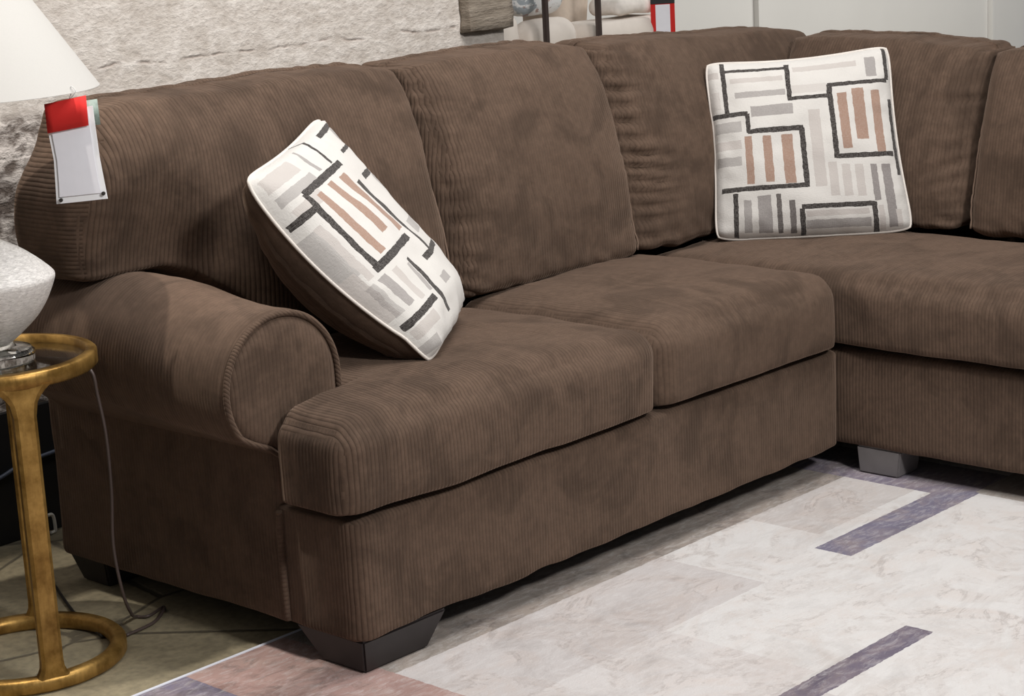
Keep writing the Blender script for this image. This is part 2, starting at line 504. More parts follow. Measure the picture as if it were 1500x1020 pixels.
bm = seat_cushion(.876, 1.534, -.010, .60, .478, 37); link('seat_cushion', bm, M_cord2, sofa, rib=rib_front)
# long cushion of the right-hand run: same shape turned so that its front faces the left run
def right_seat(x0, x1, y0, y1, zt, seed):
    h = Vector(((x1-x0)/2, (y1-y0)/2, (zt-ZT-.004)/2)); c = Vector(((x0+x1)/2, (y0+y1)/2, ZT+.004+h.z))
    def fn(u, p):
        w = c+p; e = (1-u.x**4)*(1-u.y**6)
        if u.z > 0: w.z += .020*e*u.z
        f = max(0, -u.x)**3
        w.x -= f*.014*(1-u.z**2)*(1-u.y**8)*sst(.0, -.12, w.y)
        if u.z < -.4: w.x += f*.010*(-u.z-.4)
        if w.y > -.02 and w.x < 1.60: w.x += 0
        return w
    bm = grid_box((44, 120, 18), h, .048, fn, (.3, 1))
    displace(bm, lambda p: .005*fbm(p, 4.0, 3, seed)+.003*sst(.4, .46, p.z)*fbm(p, 11, 2, seed+1)); return bm
bm = right_seat(1.540, 2.12, RYE+.02, .60, .474, 41); link('seat_cushion', bm, M_cord2, sofa, rib=rib_right)

# --- back cushions
def back_cushion(width, ztl, ztr, place, seed, folds_l=0., folds_r=0., arm_notch=False, n=(72, 26, 52), zb=.485, tilt=.15, seams=()):
    """local x along the width, y front(-)/back(+), z up. place(x, y, z) -> world"""
    h0 = .26; T = .125
    def fn(u, p):
        t = (u.z+1)/2
        zt = lerp(ztl, ztr, (u.x+1)/2)
        ends = 1-.035*abs(u.x)**6*sst(.6, 1, t)
        z = zb+(p.z+h0)/(2*h0)*(zt-zb)*ends
        # thick at the waist, rounding away to the crest
        th = T*(.86+.20*math.sin(PI*min(1, t*1.05)))
        if t > .74: th *= math.sqrt(max(.02, 1-.97*((t-.74)/.26)**2))
        y = p.y/T*th - .034*(1-u.x**4)*math.sin(PI*t)*(1 if u.y < 0 else 0)*max(0, -u.y)
        y += tilt*t
        x = p.x*(1-.012*(1-math.sin(PI*t)))
        if arm_notch:
            k = sst(.30, -.0, p.x+width/2-.17)
            zz = lerp(.680, zt, max(0, (z-zb)/(zt-zb)))
            z = lerp(z, max(zz, z), k)
            y += .12*sst(.30, .02, p.x+width/2-.13)*(1-sst(.68, .98, z))
            x -= .02*math.exp(-((z-.80)/.12)**2)*sst(-.7, -1, u.x)
            x += .065*sst(.84, 1.03, z)*sst(-.55, -1, u.x)
        return Vector((x, y, z))
    bm = grid_box(n, (width/2, T, h0), .062, fn, (.5, .2))
    # shirring where the panels are gathered into the end seams, plus soft sag
    def d(p):
        v = .006*fbm(p, 3.6, 3, seed)+.003*fbm(p, 9, 2, seed+2)
        for side, amp in ((-1, folds_l), (1, folds_r)):
            if amp:
                dist = (p.x+width/2) if side < 0 else (width/2-p.x)
                e = math.exp(-(max(0, dist-.02)/.085)**1.5)*sst(-.02, .03, dist)
                w = noise.noise(Vector((p.z*6+seed, dist*5, seed*1.3)))
                ph = (p.z+.30*dist*(.6+.8*w)+.022*w)/.037
                sel = sst(-.1, .4, noise.noise(Vector((p.z*13, 3.1*seed, dist*3))))
                f = abs(math.sin(PI*ph))**.6
                v += amp*e*(f-1)*(.45+.8*sel)
        # small tucks along the crest
        c = sst(.90, .99, p.z)
        v += .004*c*noise.noise(Vector((p.x*38, p.y*4, seed)))
        b = sst(.60, .50, p.z)
        v += .006*b*noise.noise(Vector((p.x*22+p.z*30, p.z*14, seed+5)))
        return v
    displace(bm, d)
    for sd in seams:
        path = []
        for k in range(61):
            pz = -h0+.02+(2*h0-.03)*k/60; pz = max(-h0, min(h0, pz))
            q = fn(Vector((sd, -1, pz/h0)), Vector((sd*(width/2-.017), -(T-.017), pz)))
            q += Vector((sd, -1, 0)).normalized()*(d(q)+.001); path.append(place(q))
        SEAMS.append(path)
    for vv in bm.verts: vv.co = place(vv.co)
    bmesh.ops.recalc_face_normals(bm, faces=bm.faces)
    return bm
SEAMS = []
def left_place(xc): return lambda c: Vector((xc+c.x, .622+c.y, c.z))
def right_place(yc): return lambda c: Vector((2.166+c.y, yc-c.x, c.z))
def rib_bp(c, n): return (c.y if abs(n.x) > .75 else c.x, c.z)
def rib_bl(c, n): return (c.z, c.y) if n.x < -.72 else (c.x, c.z)
def back_left(x0, x1, *a, **k): return back_cushion(x1-x0, *a[:2], left_place((x0+x1)/2), *a[2:], **k)
bm = back_left(-.075, .832, 1.028, 1.034, 51, .002, .002, arm_notch=True, n=(96, 26, 56), seams=(1,)); link('back_cushion', bm, M_cord, sofa, rib=rib_bl)
bm = back_left(.840, 1.478, 1.034, 1.020, 57, .008, .002, seams=(1,)); link('back_cushion', bm, M_cord, sofa, rib=rib_bp)
bm = back_left(1.486, 2.40, 1.020, .972, 61, .024, .002, n=(96, 26, 64)); link('back_cushion', bm, M_cord2, sofa, rib=rib_bp)
def rib_br(c, n): return (c.y, c.z)
def back_right(y1, y0, *a, **k): return back_cushion(y1-y0, *a[:2], right_place((y0+y1)/2), *a[2:], **k)
bm = back_right(.60, -.004, .972, .952, 67, .004, .008); link('back_cushion', bm, M_cord2, sofa, rib=rib_br)
bm = back_right(-.012, -.66, .945, .94, 71, .002, .003, seams=(-1,)); link('back_cushion', bm, M_cord2, sofa, rib=rib_br)
bm = back_right(-.668, RYE+.02, .94, .94, 73, .003, .003); link('back_cushion', bm, M_cord2, sofa, rib=rib_br)

for path in SEAMS:
    link('seam_piping', tube(path, .0026, 6), M_seam, sofa, label='paler raised seam down the cushion edge')

# --- feet
def foot(top, bot, z0, z1, mat, label=None):
    b = bmesh.new()
    A = [b.verts.new((x, y, z1)) for x, y in top]; B = [b.verts.new((x, y, z0)) for x, y in bot]
    n = len(A)
    for k in range(n): b.faces.new((A[k], A[(k+1) % n], B[(k+1) % n], B[k]))
    b.faces.new(A[::-1]); b.faces.new(B); bmesh.ops.recalc_face_normals(b, faces=b.faces)
    bmesh.ops.bevel(b, geom=list(b.edges), offset=.004, segments=2, affect='EDGES')
    return link('foot', b, mat, sofa, smooth=False, label=label)
Z1 = ZB+.006
foot([(.006, .005), (.225, .005), (.225, .195), (.006, .195)], [(.014, .013), (.175, .013), (.175, .13), (.014, .13)], RG, Z1, M_foot)
foot([(.01, .80), (.15, .80), (.15, .93), (.01, .93)], [(.03, .82), (.13, .82), (.13, .91), (.03, .91)], 0, Z1, M_foot)
foot([(L+.012, -.15), (L+.11, -.15), (L+.11, -.03), (L+.012, -.03)], [(L+.014, -.142), (L+.10, -.142), (L+.10, -.036), (L+.014, -.036)], RG, Z1, M_foot_glare, 'dark foot with glare off the rug painted grey')
foot([(2.35, .80), (2.48, .80), (2.48, .92), (2.35, .92)], [(2.37, .82), (2.46, .82), (2.46, .90), (2.37, .90)], 0, Z1, M_foot)
foot([(L+.012, RYE+.03), (L+.12, RYE+.03), (L+.12, RYE+.15), (L+.012, RYE+.15)], [(L+.02, RYE+.04), (L+.11, RYE+.04), (L+.11, RYE+.14), (L+.02, RYE+.14)], RG, Z1, M_foot)
foot([(2.35, RYE+.03), (2.48, RYE+.03), (2.48, RYE+.15), (2.35, RYE+.15)], [(2.37, RYE+.05), (2.46, RYE+.05), (2.46, RYE+.13), (2.37, RYE+.13)], 0, Z1, M_foot)

# ------------------------------------------------------------------ throw pillows
INK, TAN, GRY, LGR, CRM = (46, 41, 39), (156, 127, 111), (136, 130, 128), (188, 181, 176), (232, 228, 222)
def pillow_mat(name, rects):
    t = NT(name); uv = t.coords(uv='rib')
    w1 = t.noise(t.mapping(uv, (260, 60, 1)), 1, 2); w2 = t.noise(t.mapping(uv, (60, 260, 1)), 1, 2)
    wv = t.math('ADD', w1, w2)
    col = rect_pattern(t, uv, lin((207, 203, 198)), rects, .006, 26)
    col = t.mix(t.rng(wv, .85, 1.25, 0, .18), col, lin((196, 190, 185)))
    t.base(col); t.p(Roughness=.9, Sheen_Weight=.15)
    t.b.inputs['Specular IOR Level'].default_value = .2
    t.bump(wv, .0012, .5); return t.m
from mathutils.bvhtree import BVHTree
SOLID = []
for o in sofa.children:
    if o.name.split('.')[0] in ('back_cushion', 'seat_cushion', 'rolled_arm'):
        SOLID.append(BVHTree.FromPolygons([v.co+sofa.location for v in o.data.vertices], [p.vertices[:] for p in o.data.polygons]))
def rest(P):
    # the pillow's filling gives way where it presses on the sofa
    for _ in range(2):
        for b in SOLID:
            q, nn, i, d = b.find_nearest(P, .08)
            if q is not None and (P-q).dot(nn) < .0015: P = q+nn*.0015
    return P
def pillow(name, label, corners, normal_hint, rects, depth, seed, T=.085, group=None, slump=0., TB=.07, pinch=.06, pinch_top=.07, pinch_bot=.0):
    """corners TL,TR,BR,BL of the pillow in world space"""
    A, B, C, D = [Vector(v) for v in corners]
    c = (A+B+C+D)/4; N = ((B-A)+(C-D)).cross((D-A)+(C-B)).normalized()
    if N.dot(Vector(normal_hint)) < 0: N = -N
    root = thing(name, label, 'pillow', c, group)
    n = 44
    def surf(side):
        b = bmesh.new(); uvl = b.loops.layers.uv.new('rib'); V = []; UVm = {}
        for i in range(n+1):
            row = []
            for j in range(n+1):
                u = i/n; v = j/n; x = 2*u-1; y = 2*v-1
                # edges pulled in between the corners, corners drawn out to points
                px = x*(1-pinch*(1-y*y)*abs(x)**2); py = y*(1-(pinch_top if y < 0 else pinch_bot)*(1-x*x)*abs(y)**2)
                cr = 1-.045*(x*y)**8; px *= cr; py *= cr          # blunt, stuffed corners
                uu, vv = (px+1)/2, (py+1)/2
                P = A*(1-uu)*(1-vv)+B*uu*(1-vv)+C*uu*vv+D*(1-uu)*vv
                t = ((1-x*x)*(1-y*y))**.38
                t *= (1+.12*(y))                      # filling slumps down
                hgt = (T if side > 0 else TB)*t
                hgt += .010*t*fbm((x, y, side), 1.7, 3, seed)
                edge = max(abs(x), abs(y))
                wr = .006*sst(.55, .9, edge)*(1-sst(.97, 1, edge))*noise.noise(Vector((x*7, y*7, seed+side)))
                P = P+N*side*(hgt+wr)+N*slump*math.sin(PI*min(1, v/.85))**.8
                P = rest(P)
                w = b.verts.new(P); row.append(w); UVm[w] = (u, v)
            V.append(row)
        for i in range(n):
            for j in range(n):
                q = (V[i][j], V[i+1][j], V[i+1][j+1], V[i][j+1])
                f = b.faces.new(q)
                for l in f.loops:
                    uu = UVm[l.vert]
                    l[uvl].uv = uu if side > 0 else (uu[0]*.45, uu[1]*.45)
        b.normal_update()
        if sum(f.normal.dot(N) for f in b.faces)*side < 0: bmesh.ops.reverse_faces(b, faces=b.faces)
        return b, [V[i][0].co.copy() for i in range(n+1)]+[V[n][j].co.copy() for j in range(1, n+1)]+[V[i][n].co.copy() for i in range(n-1, -1, -1)]+[V[0][j].co.copy() for j in range(n-1, 0, -1)]
    f, loop = surf(1); link('front_cover', f, pillow_mat(name+'_cloth', rects), root)
    k, _ = surf(-1); link('back_cover', k, M_cord2, root, label='plain brown corduroy back')
    link('edge_seam', tube(loop, .0035, 6, closed=True), M_pw, root)
    return root
M_pw = plain('cream_seam_thread', (214, 206, 198), .9)

# woven patches of each cloth (left, right, top, bottom as fractions of the pillow, colour, strength)
R2 = [
 (0.125, 0.409, 0.112, 0.142, LGR), (0.145, 0.414, 0.197, 0.232, GRY, 0.7), (0.223, 0.445, 0.285, 0.345, GRY, 0.8), (0.464, 0.805, 0.065, 0.1, LGR), (0.45, 0.63, 0.183, 0.233, LGR, 0.6),
 (0.852, 0.912, 0.055, 0.17, GRY, 0.8), (0.014, 0.166, 0.36, 0.42, GRY, 0.6), (0.002, 0.157, 0.465, 0.515, LGR), (0.014, 0.152, 0.555, 0.605, GRY, 0.6), (0.175, 0.215, 0.45, 0.711, TAN),
 (0.273, 0.318, 0.455, 0.707, TAN), (0.372, 0.428, 0.455, 0.72, TAN), (0.521, 0.581, 0.332, 0.748, LGR), (0.595, 0.64, 0.62, 0.802, LGR), (0.663, 0.708, 0.636, 0.805, LGR),
 (0.731, 0.776, 0.639, 0.809, LGR), (0.815, 0.85, 0.643, 0.836, GRY), (0.876, 0.926, 0.645, 0.98, GRY), (0.828, 0.858, 0.861, 0.989, LGR), (0.15, 0.19, 0.795, 0.97, GRY, 0.8),
 (0.223, 0.293, 0.777, 0.975, GRY, 0.9), (0.319, 0.344, 0.773, 0.98, (90, 84, 82)), (0.382, 0.412, 0.811, 0.982, (100, 94, 92)), (0.464, 0.78, 0.874, 0.904, LGR), (0.459, 0.784, 0.922, 0.967, GRY, 0.8),
 (0.682, 0.732, 0.248, 0.552, TAN), (0.762, 0.827, 0.23, 0.507, TAN), (0.866, 0.916, 0.248, 0.58, TAN), (0, 0.066, 0.065, 0.105, LGR), (0.014, 0.059, 0.185, 0.285, LGR, 0.6),
 (0.92, 0.95, 0.886, 0.982, LGR), (0.078, 0.104, 0.005, 0.318, INK), (0.095, 0.427, 0.055, 0.073, INK), (0.422, 0.448, 0.043, 0.261, INK), (0.423, 0.655, 0.248, 0.27, INK),
 (0.631, 0.659, 0.195, 0.602, INK), (0.636, 0.968, 0.187, 0.209, INK), (0.641, 0.957, 0.579, 0.605, INK), (0.957, 0.981, 0, 0.195, INK), (0.963, 0.985, 0.3, 0.707, INK),
 (0, 0.205, 0.309, 0.335, INK), (0.19, 0.214, 0.323, 0.432, INK), (0.195, 0.489, 0.411, 0.439, INK), (0.466, 0.494, 0.425, 0.745, INK), (0.032, 0.484, 0.722, 0.748, INK),
 (0.443, 0.814, 0.838, 0.864, INK), (0.431, 0.457, 0.859, 0.995, INK), (0.795, 0.823, 0.841, 1, INK), (0.095, 0.121, 0.755, 0.993, INK)]
R1 = [
 (0.018, 0.277, 0.039, 0.109, LGR), (0.018, 0.311, 0.135, 0.18, GRY, 0.6), (0.03, 0.239, 0.208, 0.258, LGR), (0.372, 0.402, 0.027, 0.161, GRY, 0.8), (-0.005, 0.045, 0.32, 0.559, GRY, 0.5),
 (0.044, 0.079, 0.316, 0.602, LGR), (-0.019, 0.031, 0.539, 0.773, LGR), (0.018, 0.048, 0.618, 0.777, GRY, 0.5), (0.19, 0.242, 0.223, 0.557, TAN), (0.321, 0.383, 0.22, 0.505, TAN),
 (0.462, 0.532, 0.232, 0.55, TAN), (0.845, 0.915, 0.323, 0.432, GRY, 0.6), (0.804, 0.874, 0.434, 0.509, GRY, 0.6), (0.682, 0.841, 0.551, 0.621, GRY, 0.6), (0.072, 0.122, 0.62, 0.775, GRY, 0.8),
 (0.162, 0.207, 0.632, 0.791, LGR), (0.27, 0.3, 0.657, 0.798, GRY, 0.7), (0.864, 0.914, 0.064, 0.22, GRY, 0.7), (0.011, 0.177, 0.848, 0.898, LGR), (0, 0.105, 0.923, 0.973, GRY, 0.6),
 (0.427, 0.534, 0.79, 0.83, GRY, 0.7), (0.123, 0.573, 0.174, 0.206, INK), (0.108, 0.146, 0.189, 0.584, INK), (0.102, 0.491, 0.57, 0.602, INK), (0.555, 0.6, 0.295, 0.711, INK),
 (0.501, 0.521, 0, 0.17, INK), (0.007, 0.125, 0.243, 0.273, INK), (0.68, 0.884, 0.288, 0.316, INK), (0.307, 0.343, 0.643, 0.914, INK), (0.009, 0.273, 0.809, 0.839, INK),
 (0.466, 0.864, 0.686, 0.714, INK), (0.68, 0.884, 0.155, 0.175, INK), (0.664, 0.975, 0.037, 0.062, INK)]
pillow('throw_pillow', 'patterned cream throw pillow leaning against the rolled arm at the left end', [(.105, .36, .885), (.490, .572, .95), (.700, .398, .530), (.352, .139, .500)],
       (.5, -.8, .4), R1, .45, 3, T=.095, TB=.13, pinch=.02, pinch_top=.05, slump=-.026, group='matching patchwork throw pillows')
pillow('throw_pillow', 'patterned cream throw pillow standing upright in the corner of the sectional', [(1.806, .577, .928), (2.103, .214, .952), (2.035, .100, .494), (1.716, .489, .488)],
       (-.7, -.6, .2), R2, .45, 8, T=.070, group='matching patchwork throw pillows')

# ------------------------------------------------------------------ round side table
TC = (-.315, .61); TR = .19; TZ = .600
tb = thing('side_table', 'round antique gold metal side table with glass top beside the rolled arm', 'table', (*TC, 0))
prof = [(TR-.020, TZ), (TR-.004, TZ), (TR, TZ-.004), (TR, TZ-.026), (TR-.004, TZ-.030), (TR-.018, TZ-.030), (TR-.020, TZ-.026)]
link('top_rim', lathe(prof, TC, 96, close=True), M_brass, tb)
link('glass_top', lathe([(0, TZ-.014), (TR-.0195, TZ-.014), (TR-.0195, TZ-.020), (0, TZ-.020)], TC, 96), M_glass, tb, smooth=False, label='clear glass top')
prof = [(TR-.030, .024), (TR-.022, .030), (TR-.006, .030), (TR, .024), (TR, .006), (TR-.006, 0), (TR-.024, 0), (TR-.030, .006)]
link('base_ring', lathe(prof, TC, 96, close=True), M_brass, tb)
def leg_bm(ang):
    ca, sa = math.cos(ang), math.sin(ang); rm = TR-.014
    R = []
    b = bmesh.new()
    zs = [.018, .03, .036, .045, .058, .08, .15, .30, .45, .52, .545, .556, .564, .570, .576]
    for z in zs:
        fl = .034*max(0, 1-(TZ-.024-z)/.05)**2+.020*max(0, 1-(z-.018)/.036)**2
        w = .0205+fl; d = .011
        R.append([b.verts.new((TC[0]+ca*(rm+q)-sa*s, TC[1]+sa*(rm+q)+ca*s, z)) for s, q in ((-w, -d*.6), (-w*.7, -d), (w*.7, -d), (w, -d*.6), (w, d*.6), (w*.7, d), (-w*.7, d), (-w, d*.6))])
    for A, B in zip(R, R[1:]):
        for k in range(8): b.faces.new((A[k], A[(k+1) % 8], B[(k+1) % 8], B[k]))
    b.faces.new(R[0][::-1]); b.faces.new(R[-1]); bmesh.ops.recalc_face_normals(b, faces=b.faces)
    return b
yaw = .8111; af = math.atan2(-math.cos(yaw), -math.sin(yaw))      # azimuth of the side facing the viewer
for a in (af+math.radians(29), af+math.radians(183), af-math.radians(97)):
    link('leg', leg_bm(a), M_brass, tb, smooth=False)

# ------------------------------------------------------------------ table lamp
GZ = TZ-.014
lp = thing('table_lamp', 'table lamp with scratched white ceramic body, crystal foot and white cone shade on side table', 'lamp', (*TC, GZ))
link('foot', lathe([(0, GZ+.001), (.074, GZ+.001), (.078, GZ+.005), (.078, GZ+.020), (.072, GZ+.026), (.045, GZ+.030), (.040, GZ+.036), (0, GZ+.036)], TC, 64), M_crystal, lp, smooth=False, label='clear crystal foot')
zb = GZ+.036
prof = [(0, zb), (.030, zb), (.044, zb+.006), (.066, zb+.024), (.090, zb+.047), (.108, zb+.072), (.120, zb+.096), (.1265, zb+.112), (.1285, zb+.120), (.1265, zb+.127),
        (.116, zb+.138), (.098, zb+.154), (.074, zb+.172), (.048, zb+.187), (.026, zb+.195), (0, zb+.196)]
def refine(pr, n=4):
    o = smooth_path([(r, 0, z) for r, z in pr], n); return [(max(0, p.x), p.z) for p in o]
link('body', lathe(refine(prof), TC, 96), M_ceramic, lp)
zt = zb+.194
M_steel = plain('brushed_nickel', (176, 172, 166), .3, 1.)
link('stem', lathe([(0, zt-.004), (.016, zt-.004), (.016, zt+.006), (.007, zt+.010), (.007, zt+.16), (.017, zt+.165), (.017, zt+.215), (0, zt+.215)], TC, 24), M_steel, lp)
SZ = 1.083; SR = .243
def cone(z): return lerp(SR, .062, (z-SZ)/.275)
prof = [(cone(SZ+z), SZ+z) for z in (0, .0008, .003, .02, .255, .272, .2745, .275)]+[(cone(SZ+z)-.002, SZ+z) for z in (.275, .2745, .272, .255, .02, .003, .0008, 0)]
link('lamp_shade', lathe(prof, TC, 128, close=True), M_shade, lp)
bm = bmesh.new()
for k in range(3):
    a = k*2*PI/3; tube([(TC[0]+.010*math.cos(a), TC[1]+.010*math.sin(a), SZ+.255), (TC[0]+.058*math.cos(a), TC[1]+.058*math.sin(a), SZ+.270)], .002, 6, bm=bm)
tube([(TC[0], TC[1], zt+.20), (TC[0], TC[1], SZ+.258)], .005, 8, bm=bm)
link('shade_spider', bm, M_steel, lp)

# ------------------------------------------------------------------ price tag hanging from the shade's rim
def sheet(pts_rows, th, nrm):
    b = bmesh.new(); F = [[b.verts.new(Vector(p)+Vector(nrm)*th/2) for p in r] for r in pts_rows]; K = [[b.verts.new(Vector(p)-Vector(nrm)*th/2) for p in r] for r in pts_rows]
    for G in (F, K):
        for i in range(len(G)-1):
            for j in range(len(G[0])-1): b.faces.new((G[i][j], G[i][j+1], G[i+1][j+1], G[i+1][j]))
    m, n = len(F)-1, len(F[0])-1
    for i in range(m):
        for j in (0, n): b.faces.new((F[i][j], F[i+1][j], K[i+1][j], K[i][j]))
    for j in range(n):
        for i in (0, m): b.faces.new((F[i][j], F[i][j+1], K[i][j+1], K[i][j]))
    bmesh.ops.recalc_face_normals(b, faces=b.faces); return b
NV = Vector((-.725, -.689, 0)); HV = Vector((.689, -.725, 0)); TG = Vector((-.168, .44, 1.0))
tg = thing('price_tag', 'blank white price tag with red top hanging from the white lamp shade', 'tag', (-.24, .39, 1.07))
M_red = plain('red_card', (212, 38, 34), .85, var=.03); M_white = plain('white_card', (243, 242, 249), .55, var=.015)
M_sleeve = plain('white_card_margin', (252, 252, 255), .5, var=.01)
M_slip = plain('grey_green_slip', (128, 142, 134), .6, var=.2, scale=120)
M_rivet = plain('dark_rivet', (54, 50, 48), .4)
def ofs(r, d): return [[Vector(p)+NV*d for p in q] for q in r]
rows = []
L_ = [(-.2689, .4228, 1.0500), (-.2685, .4223, 1.0154), (-.2654, .4191, .967), (-.2665, .4202, .926), (-.2676, .4214, .8894)]
R_ = [(-.2119, .3627, 1.0590), (-.2112, .3620, 1.0205), (-.2098, .3606, .9686), (-.2074, .3580, .930), (-.2049, .3554, .8942)]
bow = [0, 0, 0, 0, 0]
for l, r, bw in zip(L_, R_, bow):
    l, r = Vector(l), Vector(r); rows.append([l.lerp(r, t/8)+NV*(bw+.001*math.sin(PI*t/8)) for t in range(9)])
link('white_card', sheet(rows, .0012, NV), M_sleeve, tg, smooth=False)
inner = [[r0.lerp(r8, .06), r0.lerp(r8, .3), r0.lerp(r8, .5), r0.lerp(r8, .7), r0.lerp(r8, .90)] for r0, r8 in ((r[0], r[8]) for r in rows)]
rows2 = []
for i, r in enumerate(rows):
    rr = [r[0].lerp(r[8], t)+NV*(bow[i]+.0030+.001*math.sin(PI*t)) for t in (.08, .25, .42, .58, .75, .89)]
    if i == 0: rr = [p-Vector((0, 0, .005)) for p in rr]
    if i == 4: rr = [p+Vector((0, 0, .012)) for p in rr]
    rows2.append(rr)
link('paper_insert', sheet(rows2, .0006, NV), M_white, tg, smooth=False)
rl = [[(-.2689, .4228, 1.0668), (-.2179, .3691, 1.0783)], [(-.2687, .4225, 1.0411), (-.2181, .3693, 1.052)], [(-.2685, .4223, 1.0154), (-.2182, .3695, 1.0258)]]
rows = [[Vector(a).lerp(Vector(b), t/6)+NV*(.0075+.001*math.sin(PI*t/6)) for t in range(7)] for a, b in rl]
link('red_card', sheet(rows, .0008, NV), M_red, tg)
rows = [[Vector(a).lerp(Vector(b), t/4)-NV*.004 for t in range(5)] for a, b in (((-.2689, .4228, 1.062), (-.2065, .3571, 1.0700)), ((-.2685, .4223, 1.021), (-.2054, .3559, 1.0250)))]
link('backing_slip', sheet(rows, .0008, NV), M_slip, tg, label='grey green backing slip')
for q in ((-.2613, .4148, .8963), (-.2092, .3599, .9043)):
    bm = bmesh.new(); q = Vector(q)+NV*.0055; r0 = [bm.verts.new(q+(HV*math.cos(k*PI/6)+Vector((0, 0, 1))*math.sin(k*PI/6))*.0034) for k in range(12)]
    r1 = [bm.verts.new(v.co-NV*.009) for v in r0]
    bm.faces.new(r0)
    for k in range(12): bm.faces.new((r0[k], r0[(k+1) % 12], r1[(k+1) % 12], r1[k]))
    link('rivet', bm, M_rivet, tg, smooth=False)
dr = Vector((.072, -.214, 0)).normalized(); rp = Vector((*TC, SZ))+dr*SR
lp_pts = smooth_path([Vector((-.2434, .3960, 1.066))+NV*.002, rp+dr*.004+Vector((0, 0, .002)), rp+Vector((0, 0, .012))+dr*-.004, rp-dr*.006+Vector((0, 0, -.002)), Vector((-.2434, .3960, 1.064))-NV*.004], 8)
link('hang_string', tube(lp_pts, .0008, 6), plain('clear_nylon_string', (206, 206, 206), .4), tg)

# ------------------------------------------------------------------ cords
cp = smooth_path([(-.30, .66, GZ-.012), (-.20, .70, GZ-.03), (-.142, .60, .552), (-.135, .562, .537), (-.129, .559, .489), (-.124, .552, .41), (-.1245, .552, .30), (-.129, .558, .188), (-.124, .550, .092), (-.095, .570, .035), (-.053, .614, .006), (-.034, .599, .005), (.016, .615, .005), (-.02, .58, .005), (-.059, .557, .005), (-.128, .547, .005)], 10)
tag(link('power_cord', tube(cp, .0033, 8), plain('brown_grey_cord_vinyl', (74, 62, 58), .5)), 'thin brown lamp cord hanging from the gold table to the floor beside the sofa', 'cord')
cp = smooth_path([(-.022, .956, .005), (-.080, .823, .005), (-.128, .70, .005), (-.16, .58, .005)], 10)
tag(link('floor_cord', tube(cp, .003, 8), plain('black_cord_vinyl', (34, 31, 30), .5)), 'thin dark cord lying across the stone floor behind the gold table base ring', 'cord')
cp = smooth_path([(-.16, WY-.026, .165), (-.02, WY-.026, .150), (.06, WY-.026, .158), (.14, WY-.026, .178), (.3, WY-.026, .19)], 8)
tag(link('wall_cable', tube(cp, .005, 8), plain('blue_grey_cable', (70, 76, 92), .5)), 'blue grey cable running along the black baseboard behind the side table', 'cable')
cp = smooth_path([(.166, 1.235, .047), (.176, 1.235, .046), (.181, 1.235, .036), (.182, 1.235, .008), (.178, 1.235, .0045), (.168, 1.232, .0042)], 8)
tag(link('cable_guide', tube(cp, .004, 8), plain('white_plastic', (214, 210, 200), .5)), 'short white plastic cable guide standing on the floor by the black baseboard', 'cable guide')

# ------------------------------------------------------------------ display beyond the end of the stone wall
# taupe stone sample hung on the wall's end
bm = rbox((1.645, WY-.045, 1.012), (1.815, WY-.0012, 1.85), .006, dens=.02)
displace(bm, lambda p: .006*fbm((p.x, p.y, p.z*2.5), 12, 3, 2))
def taupe():
    t = NT('taupe_split_stone'); ob = t.coords()
    n = t.noise(t.mapping(ob, (6, 6, 26)), 2, 6, .7)
    t.base(t.mix(t.rng(n, .3, .7, 0, 1), lin((118, 106, 92)), lin((160, 148, 134)))); t.p(Roughness=.9); t.bump(n, .012, .8); return t.m
tag(link('stone_panel', bm, taupe()), 'taupe split stone panel mounted on the right end of the pale stone wall', 'panel')

M_cream = plain('cream_upholstery', (226, 216, 206), .9, var=.05, scale=14)
M_beige = plain('beige_linen_upholstery', (206, 190, 174), .9, var=.05, scale=60)
M_dark = plain('dark_bronze_frame', (72, 60, 56), .4, .3)
# metal-framed armchair seen from its side
ch = thing('accent_chair', 'cream cushioned accent chair with dark metal frame behind the sofa', 'chair', (3.05, 2.3, 0))
def soft(lo, hi, r, seed, n=(24, 24, 16), amp=.008):
    b = rbox(lo, hi, r, n); displace(b, lambda p: amp*fbm(p, 5, 3, seed)); return b
link('seat', soft((2.80, 2.16, .38), (3.20, 2.80, .56), .06, 2), M_cream, ch)
link('backrest', soft((2.82, 2.62, .50), (3.19, 2.82, 1.02), .07, 3), M_cream, ch)
link('side_cushion', soft((2.775, 2.20, .56), (2.90, 2.66, .965), .055, 4), M_cream, ch)
link('side_cushion', soft((2.96, 2.18, .56), (3.19, 2.36, .925), .07, 5), M_cream, ch)
for x, y in ((2.925, 2.12), (3.205, 2.12), (2.925, 2.84), (3.205, 2.84)):
    link('leg', rbox((x-.009, y-.009, 0), (x+.009, y+.009, 1.16), .003, (3, 3, 8)), M_dark, ch, smooth=False)
for z in (.34, 1.14):
    bm = bmesh.new()
    for a, b in (((2.925, 2.12), (3.205, 2.12)), ((3.205, 2.12), (3.205, 2.84)), ((3.205, 2.84), (2.925, 2.84)), ((2.925, 2.84), (2.925, 2.12))): tube([(*a, z), (*b, z)], .010, 8, bm=bm)
    link('frame_rail', bm, M_dark, ch)
def floral():
    t = NT('floral_print_cotton'); ob = t.coords()
    n = t.noise(ob, 16, 3, .6, 1.5); n2 = t.noise(t.mapping(ob, loc=(3, 1, 2)), 14, 3, .6, 2)
    c = t.mix(t.rng(n, .54, .60, 0, .85), lin((228, 228, 228)), lin((140, 150, 158)))
    c = t.mix(t.rng(n2, .60, .64, 0, .8), c, lin((150, 112, 100)))
    t.base(c); t.p(Roughness=.9); return t.m
tag(link('floral_cushion', soft((2.95, 2.24, .935), (3.19, 2.38, 1.30), .06, 6, amp=.004), floral()), 'white cushion with grey and rust floral print inside the dark metal frame', 'cushion')
